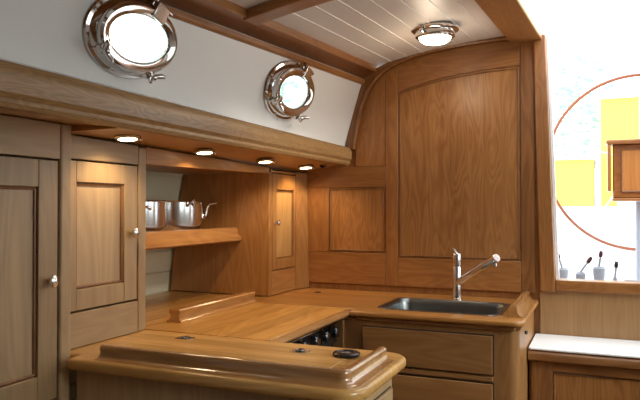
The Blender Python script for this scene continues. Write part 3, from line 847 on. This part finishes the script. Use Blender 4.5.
wc = Vector((.207, 4.02, 1.555)); WR = .487
t = empty('steering_wheel', (.207, 4.02, 1.04), 'large thin steering wheel with a wooden rim out in the cockpit', 'steering wheel')
b = B(); tube(b, [wc + Vector((math.cos(2 * PI * k / 72) * WR, 0, math.sin(2 * PI * k / 72) * WR)) for k in range(73)], .0095, 10)
obj('rim', b, wood('wheel_rim', (.30, .10, .05), (.22, .07, .035), 'Z', rough=.3), t)
b = B(); lathe(b, [(0, -.02), (.03, -.02), (.04, 0), (.03, .02), (0, .02)], wc, (0, 1, 0), 24); obj('hub', b, chrome, t)
for k in range(5):
    a = R(18 + 72 * k)
    b = B(); tube(b, [wc + Vector((math.cos(a) * .03, 0, math.sin(a) * .03)), wc + Vector((math.cos(a) * (WR - .008), 0, math.sin(a) * (WR - .008)))], .004, 8)
    obj('spoke', b, gel, t)
b = B(); tube(b, [wc + Vector((0, .015, 0)), wc + Vector((0, .32, 0))], .02, 12); obj('shaft', b, gel, t)
b = B(); box(b, .10, .32, 4.30, 4.50, .862, 1.66); obj('pedestal', b, gel, t, bevel=.04, seg=4)

t = empty('cockpit_table', (.24, 3.72, .862), 'folded varnished brown cockpit table on a metal post, outside the companionway', 'table')
b = B(); box(b, .062, .42, 3.70, 3.80, 1.352, 1.628)
bd = obj('box', b, teak['X'], t, bevel=.006, seg=3)
b = B(); box(b, .03, .45, 3.66, 3.84, 1.629, 1.652)
obj('top', b, teak['X'], t, bevel=.009, seg=3)
b = B(); box(b, .058, .44, 3.675, 3.82, 1.335, 1.351)
obj('base_lip', b, teak['X'], t, bevel=.006, seg=3)
b = B(); box(b, .036, .056, 3.66, 3.82, 1.385, 1.628)
obj('drop_leaf', b, teak['Z'], t, bevel=.008, seg=3)
b = B(); box(b, .105, .40, 3.694, 3.699, 1.385, 1.60)
obj('panel', b, wood('table_panel', (.50, .22, .06), (.36, .14, .035), 'Z', fig=.4), bd)
b = B(); tube(b, [(.105, 3.695, 1.385), (.105, 3.695, 1.60), (.40, 3.695, 1.60), (.40, 3.695, 1.385), (.105, 3.695, 1.385)], .006, 8)
obj('bead', b, dark['X'], bd)
b = B(); tube(b, [(.185, 3.75, .863), (.185, 3.75, 1.334)], .016, 14)
obj('post', b, bluegrey, t)
b = B(); lathe(b, [(0, 0), (.05, 0), (.05, .01), (.02, .03), (0, .03)], (.185, 3.75, .862), n=24)
obj('foot', b, bluegrey, t)

def fitting(x, y, r, h, lean, kc, label):
    z = .8605; h += .025
    t = empty('deck_winch', (x, y, z), label, 'winch', 'grey winches just outside the sill')
    b = B(); lathe(b, [(0, 0), (r, 0), (r, .02), (r * .8, .035), (r * .7, h * .6), (r * .85, h - .01), (r * .6, h), (0, h)], (x, y, z), n=24)
    obj('drum', b, bluegrey, t)
    p = Vector((x, y, z + h - .002))
    b = B(); tube(b, [p, p + Vector((lean * .5, 0, .025)), p + Vector((lean, 0, .045))], [.006, .006, .005], 10); obj('lever', b, bluegrey, t)
    q = p + Vector((lean, 0, .045)); b = B(); tube(b, [q, q + Vector((lean * .3, 0, .014)), q + Vector((lean * .6, 0, .028))], [.009, .010, .007], 12); obj('knob', b, kc, t)
fitting(-.165, 3.26, .034, .135, -.014, maroon, 'grey winch outside the sill closest to the left post, dark knob leaning left')
fitting(-.085, 3.28, .028, .115, .03, maroon, 'grey winch outside the sill with its dark red lever leaning right')
fitting(-.005, 3.27, .034, .145, .006, maroon, 'tallest grey winch outside the sill, dark knob standing upright')
fitting(.062, 3.25, .012, .10, .004, black, 'thin dark lever fitting outside the sill, rightmost of the row')

def building(name, x0, x1, y, z0, z1, label, m):
    t = empty(name, ((x0 + x1) / 2, y + 1, z0), label, 'building')
    b = B(); box(b, x0, x1, y, y + 3, z0, z1); obj('wall', b, m, t)
    b = B(); box(b, x0 - .05, x1 + .05, y - .05, y + 3.05, z1 + .001, z1 + .06); obj('roof_edge', b, gel, t)
    k = int((x1 - x0) / 1.4)
    for q in range(k):
        xx = x0 + (q + .5) * (x1 - x0) / k
        b = B(); box(b, xx - .012, xx + .012, y - .012, y - .001, z0, z1); obj('wall_seam', b, m, t)
building('yellow_shed', .02, 5.0, 12.5, -1.0, 3.22, 'tall bright yellow shed far behind the cockpit', yellow)
building('low_yellow_store', -.9, -.10, 12.3, -1.0, 2.15, 'low yellow store at the left foot of the tall yellow shed', yellow)

def tree(x, y, z, r, label):
    t = empty('tree', (x, y, -1.0), label, 'tree')
    b = B(); tube(b, [(x, y, -1.0), (x + .05, y, z - r * .3), (x, y, z + r * .4)], [.16, .12, .05], 10); obj('trunk', b, bark, t)
    b = B()
    for k in range(420):
        u = random.uniform(-1, 1); a = random.uniform(0, 2 * PI); q = r * random.random() ** .4
        s = math.sqrt(1 - u * u)
        p = Vector((x + q * s * math.cos(a), y + q * s * math.sin(a), z + q * u * 1.2))
        _, e1, e2 = frame_of((random.uniform(-1, 1), random.uniform(-1, 1), random.uniform(-1, 1) + .01))
        L_ = random.uniform(.05, .11) * r
        vs = [b.verts.new(p + e1 * L_), b.verts.new(p + e2 * L_ * .5), b.verts.new(p - e1 * L_), b.verts.new(p - e2 * L_ * .5)]
        b.faces.new(vs)
    obj('foliage', b, leaf, t, smooth=False)
tree(-10.0, 20, 5.6, 3.2, 'pale leafy tree on the left side of the boat, seen only through the far porthole')
tree(-.55, 16.5, 3.7, 1.1, 'pale leafy tree beyond the low yellow store, seen through the companionway')

# ------------------------------------------------------------------ light
w = bpy.data.worlds.new('World'); S.world = w; w.use_nodes = True
nt = w.node_tree; bg = nt.nodes['Background']
bg.inputs['Color'].default_value = (.93, .97, 1.0, 1); bg.inputs['Strength'].default_value = 4.0
sun = bpy.data.lights.new('sun', 'SUN'); sun.energy = 3.0; sun.angle = R(16); sun.color = (1, .96, .9)
so = bpy.data.objects.new('sun', sun); COL.objects.link(so); so.location = (3, -2, 8); so.rotation_euler = Vector((-.89, .24, -.40)).to_track_quat('-Z', 'Y').to_euler()

# ------------------------------------------------------------------ camera
cd = bpy.data.cameras.new('Camera'); cam = bpy.data.objects.new('Camera', cd); COL.objects.link(cam)
cam.location = CAM; cam.rotation_euler = (PI / 2 + PIT, 0, YAW)
cd.sensor_width = 36; cd.lens = 650 / 640 * 36; cd.clip_start = .02; cd.clip_end = 200
S.camera = cam
S.view_settings.view_transform = 'Standard'; S.view_settings.look = 'None'
S.view_settings.exposure = -.1; S.view_settings.gamma = 1; S.view_settings.use_curve_mapping = False
